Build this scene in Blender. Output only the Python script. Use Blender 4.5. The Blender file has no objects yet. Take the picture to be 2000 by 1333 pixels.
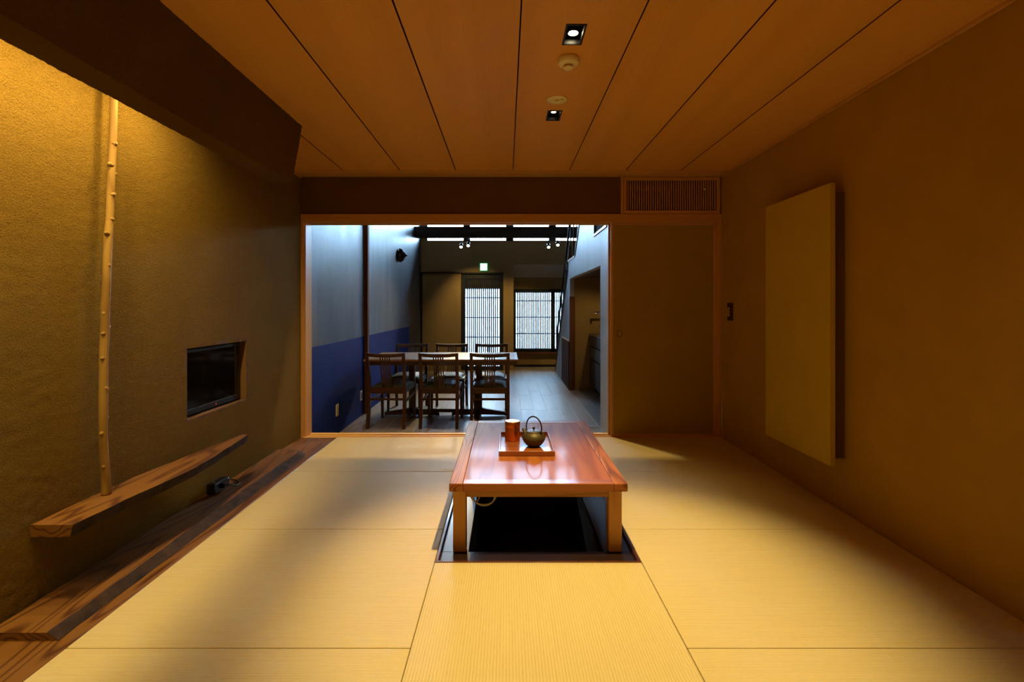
import bpy, bmesh, math, random
from mathutils import Vector, Matrix, noise as mnoise
random.seed(7)
PI = math.pi
sc = bpy.context.scene
COL = sc.collection

# ------------------------------------------------------------------ camera, light, exposure
EYE = 1.16                     # eye height over the tatami
cam_d = bpy.data.cameras.new('camera')
cam_d.sensor_width = 36.0
cam_d.lens = 18.0              # 1000 px on a 2000 px frame
cam_d.shift_x = 11.5 / 2000
cam_d.shift_y = -68.5 / 2000
cam_d.clip_start = 0.02
cam = bpy.data.objects.new('camera', cam_d)
cam.location = (0, 0, EYE)
cam.rotation_euler = (PI / 2, 0, 0)
COL.objects.link(cam)
sc.camera = cam

sc.view_settings.view_transform = 'Standard'
sc.view_settings.look = 'None'
sc.view_settings.gamma = 1.0
sc.view_settings.use_curve_mapping = False
sc.view_settings.exposure = 0.0
sc.cycles.max_bounces = 10
sc.cycles.diffuse_bounces = 6
sc.cycles.glossy_bounces = 5
sc.cycles.transparent_max_bounces = 12
sc.cycles.caustics_reflective = False
sc.cycles.caustics_refractive = False
sc.cycles.sample_clamp_indirect = 4.0
sc.cycles.use_denoising = True

wd = bpy.data.worlds.new('overcast_sky')
wd.use_nodes = True
bg = wd.node_tree.nodes['Background']
bg.inputs[0].default_value = (0.48, 0.73, 1.0, 1)
bg.inputs[1].default_value = 76.0
sc.world = wd

WARM = (1.0, 0.70, 0.24)
def spot(name, loc, aim, watts, deg, blend=1.0, size=0.03, color=WARM):
    d = bpy.data.lights.new(name, 'SPOT')
    d.energy = watts; d.color = color; d.spot_size = math.radians(deg); d.spot_blend = blend
    d.shadow_soft_size = size
    o = bpy.data.objects.new(name, d); o.location = loc
    v = Vector(aim) - Vector(loc)
    o.rotation_euler = v.to_track_quat('-Z', 'Y').to_euler()
    COL.objects.link(o); return o
def area(name, loc, aim, watts, sx, sy, color=WARM, roll=None):
    d = bpy.data.lights.new(name, 'AREA')
    d.shape = 'RECTANGLE'; d.size = sx; d.size_y = sy; d.energy = watts; d.color = color
    o = bpy.data.objects.new(name, d); o.location = loc
    v = Vector(aim) - Vector(loc)
    o.rotation_euler = v.to_track_quat('-Z', 'Y').to_euler()
    COL.objects.link(o); return o
# recessed ceiling downlights of the tatami room (two in view, one out of view), then added fill lamps
spot('downlight_and_fill_lamp', (0.289, 2.18, 2.318), (0.289, 2.17, 0), 277, 66, 0.62, 0.022)
spot('downlight_and_fill_lamp', (0.289, 3.10, 2.335), (0.289, 3.1, 0), 50, 70, 0.8, 0.022)
spot('downlight_and_fill_lamp', (0.289, 1.26, 2.318), (0.289, 1.26, 0), 150, 70, 0.8, 0.022)
spot('downlight_and_fill_lamp', (0.289, 0.34, 2.318), (0.289, 0.34, 0), 380, 84, 1.0, 0.022)  # added unseen fill, brightens the ceiling by bounce off the tatami
spot('downlight_and_fill_lamp', (0.289, -0.58, 2.318), (0.289, -0.5, 0), 380, 84, 1.0, 0.022)  # second added fill, behind the camera, also for ceiling bounce
# lamps hidden in the slot between the plaster beam and the textured wall
for yy, w in ((0.30, 26), (0.78, 34), (1.24, 40), (1.66, 70), (2.06, 38), (2.44, 42), (2.80, 8)):
    spot('slot_lamp', (-1.565, yy, 2.28), (-1.60, yy, 0.6), w, 165, 1.0, 0.04)
# spotlights high in the dining room beside the opening
spot('high_lamp', (0.40, 5.32, 3.45), (0.35, 4.35, 0), 250, 50, 0.7, 0.06)
spot('high_lamp', (-0.75, 5.32, 3.45), (-0.9, 4.35, 0), 250, 50, 0.7, 0.06)
# sockets of the dining room spotlights
SPOTS = ((-0.88, 10.02, 2.325), (-0.735, 9.95, 2.342), (0.83, 10.0, 2.318), (1.0, 9.93, 2.352))
for i, (sx_, sy_, sz_) in enumerate(SPOTS):
    aim = ((-1.0, 6.4, -0.2), (-0.6, 10.8, 0.9), (0.5, 10.8, 0.9), (0.6, 8.0, -0.2))[i]
    spot('track_lamp', (sx_, sy_ - 0.03, sz_ - 0.03), aim, (230, 60, 55, 50)[i], (58, 84, 76, 58)[i], 0.8, 0.03)
# under-shelf lamp of the kitchenette
spot('kitchen_lamp', (1.47, 7.35, 1.34), (1.3, 8.2, 0.4), 8, 110, 0.6, 0.02)

# ------------------------------------------------------------------ mesh helpers
def BM(): return bmesh.new()
def box(bm, x0, x1, y0, y1, z0, z1, bev=0.0, seg=1):
    r = bmesh.ops.create_cube(bm, size=1.0)
    vs = r['verts']
    for v in vs:
        v.co = Vector((x0 + (v.co.x + .5) * (x1 - x0), y0 + (v.co.y + .5) * (y1 - y0), z0 + (v.co.z + .5) * (z1 - z0)))
    if bev > 0:
        es = set()
        for v in vs: es.update(v.link_edges)
        bmesh.ops.bevel(bm, geom=list(es), offset=bev, segments=seg, affect='EDGES', profile=0.5)
    return bm
def prism(bm, poly, axis, a, b):
    """poly: 2D points; axis 'x','y','z' = extrusion axis."""
    def P(p, t):
        if axis == 'x': return (t, p[0], p[1])
        if axis == 'y': return (p[0], t, p[1])
        return (p[0], p[1], t)
    n = len(poly)
    A = [bm.verts.new(P(p, a)) for p in poly]; B = [bm.verts.new(P(p, b)) for p in poly]
    fs = [bm.faces.new(A), bm.faces.new(B[::-1])]
    for i in range(n):
        fs.append(bm.faces.new((A[i], B[i], B[(i + 1) % n], A[(i + 1) % n])))
    bmesh.ops.recalc_face_normals(bm, faces=fs)
    return bm
def lathe(bm, prof, c=(0, 0, 0), n=32, smooth=True):
    rings = []
    for r, z in prof:
        if r < 1e-6: rings.append([bm.verts.new((c[0], c[1], c[2] + z))])
        else: rings.append([bm.verts.new((c[0] + r * math.cos(2 * PI * k / n), c[1] + r * math.sin(2 * PI * k / n), c[2] + z)) for k in range(n)])
    fs = []
    for a, b in zip(rings, rings[1:]):
        for k in range(n):
            k2 = (k + 1) % n
            if len(a) == 1 and len(b) == 1: continue
            if len(a) == 1: f = (a[0], b[k], b[k2])
            elif len(b) == 1: f = (a[k], b[0], a[k2])
            else: f = (a[k], b[k], b[k2], a[k2])
            f = bm.faces.new(f); f.smooth = smooth; fs.append(f)
    bmesh.ops.recalc_face_normals(bm, faces=fs)
    return bm
def tube(bm, pts, rad, n=10, flat=(1, 1), cap=True, up=None):
    pts = [Vector(p) for p in pts]
    m = len(pts)
    rads = rad if isinstance(rad, (list, tuple)) else [rad] * m
    rings = []; ref = None
    for i, p in enumerate(pts):
        t = (pts[min(i + 1, m - 1)] - pts[max(i - 1, 0)]).normalized()
        if ref is None:
            ref = Vector(up) if up else (Vector((0, 0, 1)) if abs(t.z) < .9 else Vector((1, 0, 0)))
        u = (ref - t * ref.dot(t)).normalized(); v = t.cross(u); ref = u
        rings.append([bm.verts.new(p + (u * math.cos(2 * PI * k / n) * flat[0] + v * math.sin(2 * PI * k / n) * flat[1]) * rads[i]) for k in range(n)])
    fs = []
    for a, b in zip(rings, rings[1:]):
        for k in range(n):
            f = bm.faces.new((a[k], a[(k + 1) % n], b[(k + 1) % n], b[k])); f.smooth = True; fs.append(f)
    if cap:
        fs.append(bm.faces.new(rings[0])); fs.append(bm.faces.new(rings[-1]))
    bmesh.ops.recalc_face_normals(bm, faces=fs)
    return bm
def bar(bm, a, b, w, d, up=(0, 0, 1), bev=0.0, w2=None, d2=None):
    """square bar from a to b; w along side, d along up; may taper to w2,d2."""
    a = Vector(a); b = Vector(b); t = (b - a).normalized(); up = Vector(up)
    u = (up - t * up.dot(t)).normalized(); s = t.cross(u)
    w2 = w if w2 is None else w2; d2 = d if d2 is None else d2
    vs = []
    for p, ww, dd in ((a, w, d), (b, w2, d2)):
        vs += [bm.verts.new(p + s * (i * ww / 2) + u * (j * dd / 2)) for i, j in ((-1, -1), (1, -1), (1, 1), (-1, 1))]
    idx = ((0, 3, 2, 1), (4, 5, 6, 7), (0, 1, 5, 4), (1, 2, 6, 5), (2, 3, 7, 6), (3, 0, 4, 7))
    fs = [bm.faces.new([vs[i] for i in f]) for f in idx]
    bmesh.ops.recalc_face_normals(bm, faces=fs)
    if bev > 0:
        es = set()
        for v in vs: es.update(v.link_edges)
        bmesh.ops.bevel(bm, geom=list(es), offset=bev, segments=1, affect='EDGES')
    return bm
def loft(bm, rings, smooth=False, cap=True):
    R = [[bm.verts.new(p) for p in r] for r in rings]
    fs = []; n = len(R[0])
    for a, b in zip(R, R[1:]):
        for k in range(n):
            f = bm.faces.new((a[k], a[(k + 1) % n], b[(k + 1) % n], b[k])); f.smooth = smooth; fs.append(f)
    if cap:
        fs += [bm.faces.new(R[0]), bm.faces.new(R[-1])]
    bmesh.ops.recalc_face_normals(bm, faces=fs)
    return bm

def obj(name, bm, mat, parent=None, world=False, label=None):
    me = bpy.data.meshes.new(name)
    if world and parent is not None:
        bmesh.ops.translate(bm, verts=bm.verts, vec=-Vector(parent.location))
    bm.to_mesh(me); bm.free()
    me.materials.append(mat)
    o = bpy.data.objects.new(name, me)
    COL.objects.link(o)
    if parent is not None: o.parent = parent
    if label: o['label'] = label
    return o
def tag(o, label, cat, group=None):
    o['label'] = label; o['category'] = cat
    if group: o['group'] = group
    return o
def thing(name, label, cat, loc=(0, 0, 0), rz=0.0, group=None):
    o = bpy.data.objects.new(name, None); COL.objects.link(o)
    o.empty_display_size = .05
    o.location = loc; o.rotation_euler = (0, 0, rz)
    return tag(o, label, cat, group)
def solo(name, bm, mat, label, cat, loc, group=None):
    """a thing that is one mesh; bm in world coordinates, origin moved to loc"""
    bmesh.ops.translate(bm, verts=bm.verts, vec=-Vector(loc))
    o = obj(name, bm, mat); o.location = loc
    return tag(o, label, cat, group)
def struct(name, bm, mat):
    o = obj(name, bm, mat); o['kind'] = 'structure'; return o
def struct_empty(name, loc=(0, 0, 0)):
    o = bpy.data.objects.new(name, None); COL.objects.link(o); o.empty_display_size = .05
    o.location = loc; o['kind'] = 'structure'; return o
def share(o, parent, loc):
    c = o.copy(); COL.objects.link(c); c.parent = parent; c.location = loc; return c
def dup(root, loc, rz, label):
    r = root.copy(); COL.objects.link(r); r.location = loc; r.rotation_euler = (0, 0, rz); r['label'] = label
    for ch in list(root.children):
        c = ch.copy(); COL.objects.link(c); c.parent = r
        for g in ch.children:
            d = g.copy(); COL.objects.link(d); d.parent = c
    return r

# ------------------------------------------------------------------ materials
class N:
    def __init__(s, name):
        s.m = bpy.data.materials.new(name); s.m.use_nodes = True
        s.t = s.m.node_tree; s.b = s.t.nodes['Principled BSDF']
    def n(s, typ, **kw):
        x = s.t.nodes.new(typ)
        for k, v in kw.items(): setattr(x, k, v)
        return x
    def l(s, a, b): s.t.links.new(a, b)
    def coords(s, scale=(1, 1, 1), vary=True, rot=(0, 0, 0)):
        tc = s.n('ShaderNodeTexCoord'); mp = s.n('ShaderNodeMapping')
        mp.inputs['Scale'].default_value = scale; mp.inputs['Rotation'].default_value = rot
        s.l(tc.outputs['Object'], mp.inputs['Vector'])
        if vary:
            oi = s.n('ShaderNodeObjectInfo'); mu = s.n('ShaderNodeMath', operation='MULTIPLY'); mu.inputs[1].default_value = 37.0
            s.l(oi.outputs['Random'], mu.inputs[0]); s.l(mu.outputs[0], mp.inputs['Location'])
        return mp.outputs['Vector']
    def noise(s, vec, scale, detail=4, rough=.5, dist=0):
        x = s.n('ShaderNodeTexNoise'); x.inputs['Scale'].default_value = scale; x.inputs['Detail'].default_value = detail
        x.inputs['Roughness'].default_value = rough; x.inputs['Distortion'].default_value = dist
        s.l(vec, x.inputs['Vector']); return x.outputs['Fac']
    def math(s, op, a, b=None, c=None):
        x = s.n('ShaderNodeMath', operation=op)
        for i, v in enumerate((a, b, c)):
            if v is None: continue
            if isinstance(v, (int, float)): x.inputs[i].default_value = v
            else: s.l(v, x.inputs[i])
        return x.outputs[0]
    def ramp(s, fac, stops):
        x = s.n('ShaderNodeValToRGB'); e = x.color_ramp.elements
        while len(e) < len(stops): e.new(.5)
        for el, (p, c) in zip(e, stops): el.position = p; el.color = (*c, 1)
        s.l(fac, x.inputs['Fac']); return x.outputs['Color']
    def bump(s, h, strength=.5, dist=.002):
        x = s.n('ShaderNodeBump'); x.inputs['Strength'].default_value = strength; x.inputs['Distance'].default_value = dist
        s.l(h, x.inputs['Height']); s.l(x.outputs['Normal'], s.b.inputs['Normal'])
    def set(s, **kw):
        for k, v in kw.items():
            i = s.b.inputs[k.replace('_', ' ')]
            if isinstance(v, (int, float)): i.default_value = v
            elif isinstance(v, tuple): i.default_value = (*v, 1) if len(v) == 3 else v
            else: s.l(v, i)
        return s
def plain(name, col, rough=.5, metal=0.0, spec=.5, coat=0.0, var=.12, vscale=6.0, bump=0.0):
    k = N(name); v = k.coords()
    f = k.noise(v, vscale, 5, .6)
    lo = tuple(c * (1 - var) for c in col); hi = tuple(min(1, c * (1 + var)) for c in col)
    k.set(Base_Color=k.ramp(f, ((.25, lo), (.75, hi))), Roughness=rough, Metallic=metal, Specular_IOR_Level=spec, Coat_Weight=coat, Coat_Roughness=.1)
    if bump: k.bump(k.noise(v, 180, 3, .6), bump, .001)
    return k.m
def wood(name, dark, light, axis='y', rings=9.0, scale=2.2, rough=.45, coat=0.0, stretch=.10, spec=.4, bump=.15, coat_rough=.08, grainy=.35, sharp=2.2):
    k = N(name)
    sv = {'x': (stretch, 1, 1), 'y': (1, stretch, 1), 'z': (1, 1, stretch)}[axis]
    v = k.coords(sv)
    f = k.noise(v, scale, 2, .45, .25)
    r = k.math('SINE', k.math('MULTIPLY', f, rings * 2 * PI))
    r = k.math('POWER', k.math('MULTIPLY_ADD', r, .5, .5), sharp)
    fv = {'x': (.02, 1, 1), 'y': (1, .02, 1), 'z': (1, 1, .02)}[axis]
    g = k.noise(k.coords(fv), 260, 3, .7)
    broad = k.noise(v, scale * .6, 3, .5)
    mixv = k.math('ADD', k.math('MULTIPLY', r, 1 - grainy), k.math('MULTIPLY', g, grainy))
    mixv = k.math('ADD', k.math('MULTIPLY', mixv, .72), k.math('MULTIPLY', broad, .28))
    c = k.ramp(mixv, ((.12, light), (.85, dark)))
    k.set(Base_Color=c, Roughness=rough, Specular_IOR_Level=spec, Coat_Weight=coat, Coat_Roughness=coat_rough)
    if bump: k.bump(k.math('SUBTRACT', 1.0, mixv), bump, .0012)
    return k.m
def plaster_rough(name, lo, hi, strength=1.0):
    k = N(name); v = k.coords(vary=False)
    a = k.noise(v, 130, 6, .75); b = k.noise(k.coords((1, .6, 1.2), vary=False), 30, 4, .6)
    big = k.noise(v, 2.2, 3, .5)
    vo = k.n('ShaderNodeTexVoronoi', feature='F1'); vo.inputs['Scale'].default_value = 125; k.l(v, vo.inputs['Vector'])
    pit = k.math('MINIMUM', vo.outputs['Distance'], .45)
    h = k.math('ADD', k.math('MULTIPLY', a, 1.0), k.math('MULTIPLY', b, .35))
    h = k.math('ADD', h, k.math('MULTIPLY', pit, .7))
    cf = k.math('ADD', k.math('MULTIPLY', a, .7), k.math('MULTIPLY', big, .3))
    k.set(Base_Color=k.ramp(cf, ((.3, lo), (.7, hi))), Roughness=.95, Specular_IOR_Level=.03)
    k.bump(h, strength, .015)
    return k.m
def plaster_smooth(name, col, var=.14, rough=.8, spec=.25, stretch=(1, 1, 1), scale=3.0, rvar=0.0, bump=.1):
    k = N(name); v = k.coords(stretch, vary=False)
    a = k.noise(v, scale, 6, .62); f = k.noise(k.coords(vary=False), 160, 3, .6)
    cf = k.math('ADD', k.math('MULTIPLY', a, .8), k.math('MULTIPLY', f, .2))
    k.set(Base_Color=k.ramp(cf, ((.3, tuple(c * (1 - var) for c in col)), (.7, tuple(c * (1 + var) for c in col)))), Specular_IOR_Level=spec)
    if rvar: k.set(Roughness=k.math('MULTIPLY_ADD', a, rvar, rough - rvar / 2))
    else: k.set(Roughness=rough)
    k.bump(k.math('ADD', f, k.math('MULTIPLY', a, .6)), bump, .0015)
    return k.m
def tatami_mat_material(name, axis):
    """axis = direction the rushes run"""
    k = N(name); v = k.coords(vary=False)
    w = k.n('ShaderNodeTexWave', wave_type='BANDS', bands_direction='Y' if axis == 'x' else 'X')
    w.inputs['Scale'].default_value = 44 if axis == 'x' else 30; w.inputs['Distortion'].default_value = .6; w.inputs['Detail'].default_value = 1; w.inputs['Detail Scale'].default_value = .6
    k.l(v, w.inputs['Vector'])
    s1 = k.noise(k.coords((.5, 60, 1) if axis == 'x' else (60, .5, 1)), 6.0, 3, .7)
    s2 = k.noise(k.coords((6, 130, 1) if axis == 'x' else (130, 6, 1)), 5.0, 2, .7)
    wf = k.n('ShaderNodeTexWave', wave_type='BANDS', bands_direction='X' if axis == 'x' else 'Y')
    wf.inputs['Scale'].default_value = 26; wf.inputs['Distortion'].default_value = .3; k.l(v, wf.inputs['Vector'])
    cf = k.math('ADD', k.math('ADD', k.math('MULTIPLY', s1, .45), k.math('MULTIPLY', s2, .37)), k.math('MULTIPLY', w.outputs['Fac'], .18))
    c = k.ramp(cf, ((.28, (.46, .375, .19)), (.5, (.59, .50, .275)), (.75, (.67, .575, .33))))
    k.set(Base_Color=c, Roughness=.55, Specular_IOR_Level=.3)
    h = k.math('ADD', k.math('MULTIPLY', w.outputs['Fac'], .8), k.math('MULTIPLY', k.math('MULTIPLY', wf.outputs['Fac'], w.outputs['Fac']), .6))
    k.bump(k.math('ADD', h, k.math('MULTIPLY', s2, .4)), .28, .0012)
    return k.m
def emit(name, col, strength):
    k = N(name); k.set(Base_Color=(0.02, .02, .02), Emission_Color=col, Emission_Strength=strength); return k.m
def glass(name, tint=(.93, .97, 1.0)):
    m = bpy.data.materials.new(name); m.use_nodes = True; t = m.node_tree; t.nodes.clear()
    o = t.nodes.new('ShaderNodeOutputMaterial'); mx = t.nodes.new('ShaderNodeMixShader'); tr = t.nodes.new('ShaderNodeBsdfTransparent')
    gl = t.nodes.new('ShaderNodeBsdfGlossy'); fr = t.nodes.new('ShaderNodeFresnel')
    gl.inputs['Roughness'].default_value = .02; tr.inputs[0].default_value = (*tint, 1); fr.inputs[0].default_value = 1.45
    t.links.new(fr.outputs[0], mx.inputs[0]); t.links.new(tr.outputs[0], mx.inputs[1]); t.links.new(gl.outputs[0], mx.inputs[2])
    t.links.new(mx.outputs[0], o.inputs[0]); return m

M = {}
M['wall_rough'] = plaster_rough('rough_ochre_plaster', (.18, .105, .018), (.29, .185, .038), 1.0)
M['beam'] = plaster_rough('rough_brown_plaster', (.11, .06, .018), (.18, .105, .034), .8)
M['wall_right'] = plaster_smooth('smooth_ochre_plaster', (.40, .235, .015), .10, bump=.12)
M['wall_dark'] = plaster_smooth('dark_brown_plaster', (.14, .075, .028), .12)
M['panel_green'] = plaster_smooth('olive_plaster_panel', (.50, .36, .02), .08, bump=.2)
M['door_paper'] = plaster_smooth('olive_door_paper', (.36, .24, .015), .08)
M['ceiling_wood'] = wood('ceiling_cedar', (.57, .275, .058), (.82, .44, .125), 'y', 2.5, 2.6, .5, 0, .03, .35, .05, grainy=.75)
M['trim_wood'] = wood('pale_cypress_trim', (.50, .26, .085), (.62, .35, .13), 'x', 5, 2.5, .45, 0, .05, .4, .05, grainy=.6)
M['trim_wood_v'] = wood('pale_cypress_upright', (.50, .26, .085), (.62, .35, .13), 'z', 5, 2.5, .45, 0, .05, .4, .05, grainy=.6)
M['board'] = wood('pine_board', (.062, .017, .003), (.215, .098, .022), 'y', 22, 3.4, .45, .08, .10, .45, .12, grainy=.25, sharp=4.5)
M['bark'] = plain('dark_bark', (.034, .019, .008), .85, 0, .2, 0, .85, 16, .9)
M['table'] = wood('red_brown_table_top', (.20, .058, .017), (.33, .115, .034), 'y', 10, 5.0, .5, .075, .08, .05, .04, .09, .3)
M['table_x'] = wood('red_brown_table_rail', (.20, .058, .017), (.33, .115, .034), 'x', 7, 3.0, .45, .2, .10, .15, .04, .12, .35)
M['table_side'] = wood('open_grained_table_border', (.12, .034, .009), (.36, .135, .042), 'y', 12, 8.0, .55, .05, .07, .06, .3, .25, .3)
M['table_leg'] = wood('table_leg_wood', (.40, .18, .05), (.54, .27, .08), 'z', 8, 6.0, .5, .05, .06, .4, .05)
M['bronze'] = plain('bronze_pull', (.13, .075, .012), .5, .2, .3)
M['groove'] = plain('dark_red_groove', (.05, .010, .004), .8, 0, .1)
M['rim'] = wood('dark_red_rim', (.06, .016, .006), (.11, .032, .012), 'y', 6, 5, .4, .2, .06, .3, .03)
M['sill'] = wood('lamplit_sill_wood', (.62, .37, .13), (.74, .47, .19), 'x', 6, 5, .5, 0, .05, .3, .05, grainy=.6)  # trim cypress made lighter here, lamp light on the sill put into the colour
M['apron'] = wood('golden_apron_wood', (.26, .11, .03), (.44, .21, .06), 'x', 10, 8, .5, .05, .07, .3, .08)
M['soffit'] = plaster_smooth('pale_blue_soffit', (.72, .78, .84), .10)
M['lacquer'] = plain('dark_lacquer_frame', (.020, .010, .008), .35, 0, .25, .15, .2, 8)
M['pit'] = plain('dark_pit_board', (.016, .011, .008), .7, 0, .3, 0, .2, 5)
M['chair'] = wood('dark_stained_chair_wood', (.045, .013, .006), (.10, .034, .014), 'z', 5, 4, .42, .15, .06, .4, .03)
M['chair_x'] = wood('dark_stained_chair_rail', (.045, .013, .006), (.10, .034, .014), 'x', 5, 4, .42, .15, .06, .4, .03)
M['cushion'] = plain('grey_green_cushion', (.10, .115, .095), .55, 0, .4, 0, .1, 20, .3)
M['dtable'] = wood('dining_table_top', (.30, .14, .06), (.42, .22, .10), 'x', 6, 3, .32, .35, .07, .5, .03)
M['dtable_dark'] = wood('dining_table_dark', (.06, .022, .010), (.12, .045, .02), 'x', 6, 3, .4, .2, .07, .4, .03)
M['copper'] = None
k = N('brushed_copper'); f = k.noise(k.coords((1, 1, .01)), 220, 3, .6)
k.set(Base_Color=k.ramp(f, ((.3, (.70, .27, .085)), (.7, (.86, .36, .13)))), Metallic=1.0, Roughness=.34); M['copper'] = k.m
M['iron'] = plain('olive_cast_iron', (.075, .06, .026), .48, .35, .5, 0, .25, 60, .5)
M['iron_dark'] = plain('black_iron_handle', (.014, .012, .010), .4, .4, .5, 0, .2, 40)
M['tray'] = wood('tray_wood', (.17, .045, .013), (.28, .085, .025), 'x', 6, 4, .4, .3, .08, .1, .03, .06)
M['black'] = plain('black_plastic', (.010, .010, .011), .35, 0, .5, 0, .1, 10)
M['screen'] = plain('black_glass_screen', (.004, .004, .005), .08, 0, .6, 0, .05, 3)
M['white_pl'] = plain('ivory_plastic', (.84, .78, .62), .4, 0, .4, 0, .05, 10)
M['white_cable'] = plain('white_cable', (.75, .74, .70), .45, 0, .4, 0, .05, 10)
M['grey_metal'] = plain('grey_metal', (.35, .35, .36), .35, .9, .5, 0, .1, 10)
M['dark_metal'] = plain('dark_steel', (.02, .02, .022), .4, .6, .5, 0, .1, 10)
M['chrome'] = plain('chrome', (.75, .75, .76), .15, 1, .5, 0, .03, 10)
M['stick'] = wood('peeled_branch', (.17, .092, .02), (.31, .195, .052), 'z', 4, 8, .6, 0, .2, .3, .25)
M['dining_left'] = plaster_smooth('streaked_grey_plaster', (.105, .125, .150), .55, .45, .35, (1, 1.5, .45), 2.0, .30, .15)
M['dining_right'] = plaster_smooth('blue_grey_plaster', (.52, .54, .56), .14, .52, .4, (1, 1.5, .4), 2.4, .15, .1)
M['far_wall'] = plaster_smooth('brown_far_plaster', (.36, .24, .10), .14, .8, .2, (1, 1, .5), 2.0, 0, .1)
M['blue'] = plaster_smooth('indigo_paper', (.004, .020, .19), .15, .65, .12, (1, 1, 1), 4.0, 0, .05)
M['plank'] = wood('grey_oak_plank', (.27, .225, .185), (.40, .345, .295), 'y', 5, 2.2, .33, .0, .06, .4, .06, grainy=.5)
M['joint'] = plain('pale_floor_joint', (.70, .66, .62), .6, 0, .3, 0, .05, 10)
M['dark_wood'] = wood('black_brown_wood', (.007, .009, .012), (.018, .021, .027), 'z', 5, 3, .5, 0, .06, .35, .03)
M['dark_beam'] = wood('dark_roof_timber', (.018, .014, .012), (.035, .027, .022), 'x', 5, 3, .55, 0, .06, .3, .03)
M['cab_wood'] = wood('brown_louvre_wood', (.11, .04, .022), (.18, .075, .042), 'z', 6, 3, .7, 0, .06, .15, .05)
M['cab_grey'] = plain('dark_drawer_front', (.060, .050, .045), .45, 0, .4, 0, .08, 4)
M['worktop'] = plain('dark_worktop', (.10, .085, .07), .35, 0, .5, 0, .1, 20)
M['glass'] = glass('clear_window_glass')
M['tatami_x'] = tatami_mat_material('tatami_across', 'x')
M['tatami_y'] = tatami_mat_material('tatami_along', 'y')
M['outdoor'] = plain('stained_outdoor_fence', (.21, .22, .23), .8, 0, .2, 0, .06, 3)
M['ground'] = plain('dark_paving', (.22, .22, .22), .9, 0, .2, 0, .1, 3)
M['switch'] = plain('dark_switch_plate', (.035, .010, .006), .4, 0, .4, 0, .1, 5)
M['brass'] = plain('brass_rocker', (.62, .43, .14), .35, .3, .5, 0, .1, 20)
M['mask'] = plain('dark_carved_wood', (.030, .012, .007), .45, 0, .4, 0, .3, 25)
M['lamp'] = emit('lamp_glow', (1.0, .80, .45), 60)
M['lamp_dim'] = emit('lamp_glow_soft', (1.0, .80, .50), 8)
M['exit_face'] = emit('exit_sign_face', (.70, 1.0, .80), 2.6)
M['exit_green'] = emit('exit_sign_green', (.03, .55, .16), .5)
M['led_red'] = emit('red_indicator', (1, .08, .03), 2)
M['led_white'] = emit('white_indicator', (1, .9, .7), 1.5)

# ------------------------------------------------------------------ tatami room shell
XL, XR = -1.81, 1.90           # left and right walls
YF, YB = -1.04, 4.51           # wall behind the camera, sill line
ZC = 2.315
D = -0.21                      # dining room floor
PX0, PX1, PY0, PY1 = -0.324, 0.6136, 2.315, 3.80   # sunken pit

# left wall: rough plaster with real relief, television recess cut out
NY0, NY1, NZ0, NZ1 = 2.905, 3.565, 0.51, 0.917
bm = BM()
ys = [YF + (YB - YF) * i / 420 for i in range(421)]
zs = [ZC * i / 176 for i in range(177)]
def snap(a, vals):
    for v in vals:
        j = min(range(len(a)), key=lambda q: abs(a[q] - v)); a[j] = v
snap(ys, (NY0, NY1)); snap(zs, (NZ0, NZ1))
def relief(y, z):
    d = .0010 * mnoise.noise(Vector((y * 10, z * 34, 3.1))) + .0024 * mnoise.noise(Vector((y * 48, z * 55, 9.2)))
    d += .0008 * mnoise.noise(Vector((y * 3, z * 7, 1.7)))
    return d
grid = []
for y in ys:
    row = []
    for z in zs:
        inn = NY0 - 1e-6 <= y <= NY1 + 1e-6 and NZ0 - 1e-6 <= z <= NZ1 + 1e-6
        row.append(bm.verts.new((XL + (0 if inn else relief(y, z)), y, z)))
    grid.append(row)
for i in range(len(ys) - 1):
    for j in range(len(zs) - 1):
        cy, cz = (ys[i] + ys[i + 1]) / 2, (zs[j] + zs[j + 1]) / 2
        if NY0 < cy < NY1 and NZ0 < cz < NZ1: continue
        f = bm.faces.new((grid[i][j], grid[i + 1][j], grid[i + 1][j + 1], grid[i][j + 1])); f.smooth = True
bmesh.ops.recalc_face_normals(bm, faces=bm.faces)
for f in bm.faces:
    if f.normal.x < 0: f.normal_flip()
wall_left = struct('wall_left', bm, M['wall_rough'])
bm = BM()
t = .02; dp = .13
box(bm, XL - dp, XL, NY0 - t, NY0, NZ0 - t, NZ1 + t); box(bm, XL - dp, XL, NY1, NY1 + t, NZ0 - t, NZ1 + t)
box(bm, XL - dp, XL, NY0, NY1, NZ0 - t, NZ0); box(bm, XL - dp, XL, NY0, NY1, NZ1, NZ1 + t)
box(bm, XL - dp - t, XL - dp, NY0 - t, NY1 + t, NZ0 - t, NZ1 + t)
obj('recess_lining', bm, M['wall_dark'], wall_left)
bm = BM(); box(bm, XL - .22, XL - .17, YF, YB, 0, ZC + .2); obj('backing', bm, M['wall_dark'], wall_left)

bm = BM(); box(bm, XR, XR + .12, YF - .1, YB + .17, -.25, ZC + .2); struct('wall_right', bm, M['wall_right'])
bm = BM(); box(bm, XL - .22, XR + .12, YF - .12, YF, -.3, ZC + .2); struct('wall_front', bm, M['wall_right'])
# upper wall over the opening
bm = BM(); box(bm, XL, 1.012, 4.535, 4.66, 1.972, ZC + .2); struct('wall_back', bm, M['wall_dark'])
bm = BM(); box(bm, XL - .22, XL - .0, YB - .002, YB + .17, -.25, ZC + .2); struct('wall_corner', bm, M['wall_dark'])
bm = BM(); box(bm, 1.0, XR, 4.66, 4.70, 1.90, ZC + .2); struct('wall_upper', bm, M['wall_dark'])

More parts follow.
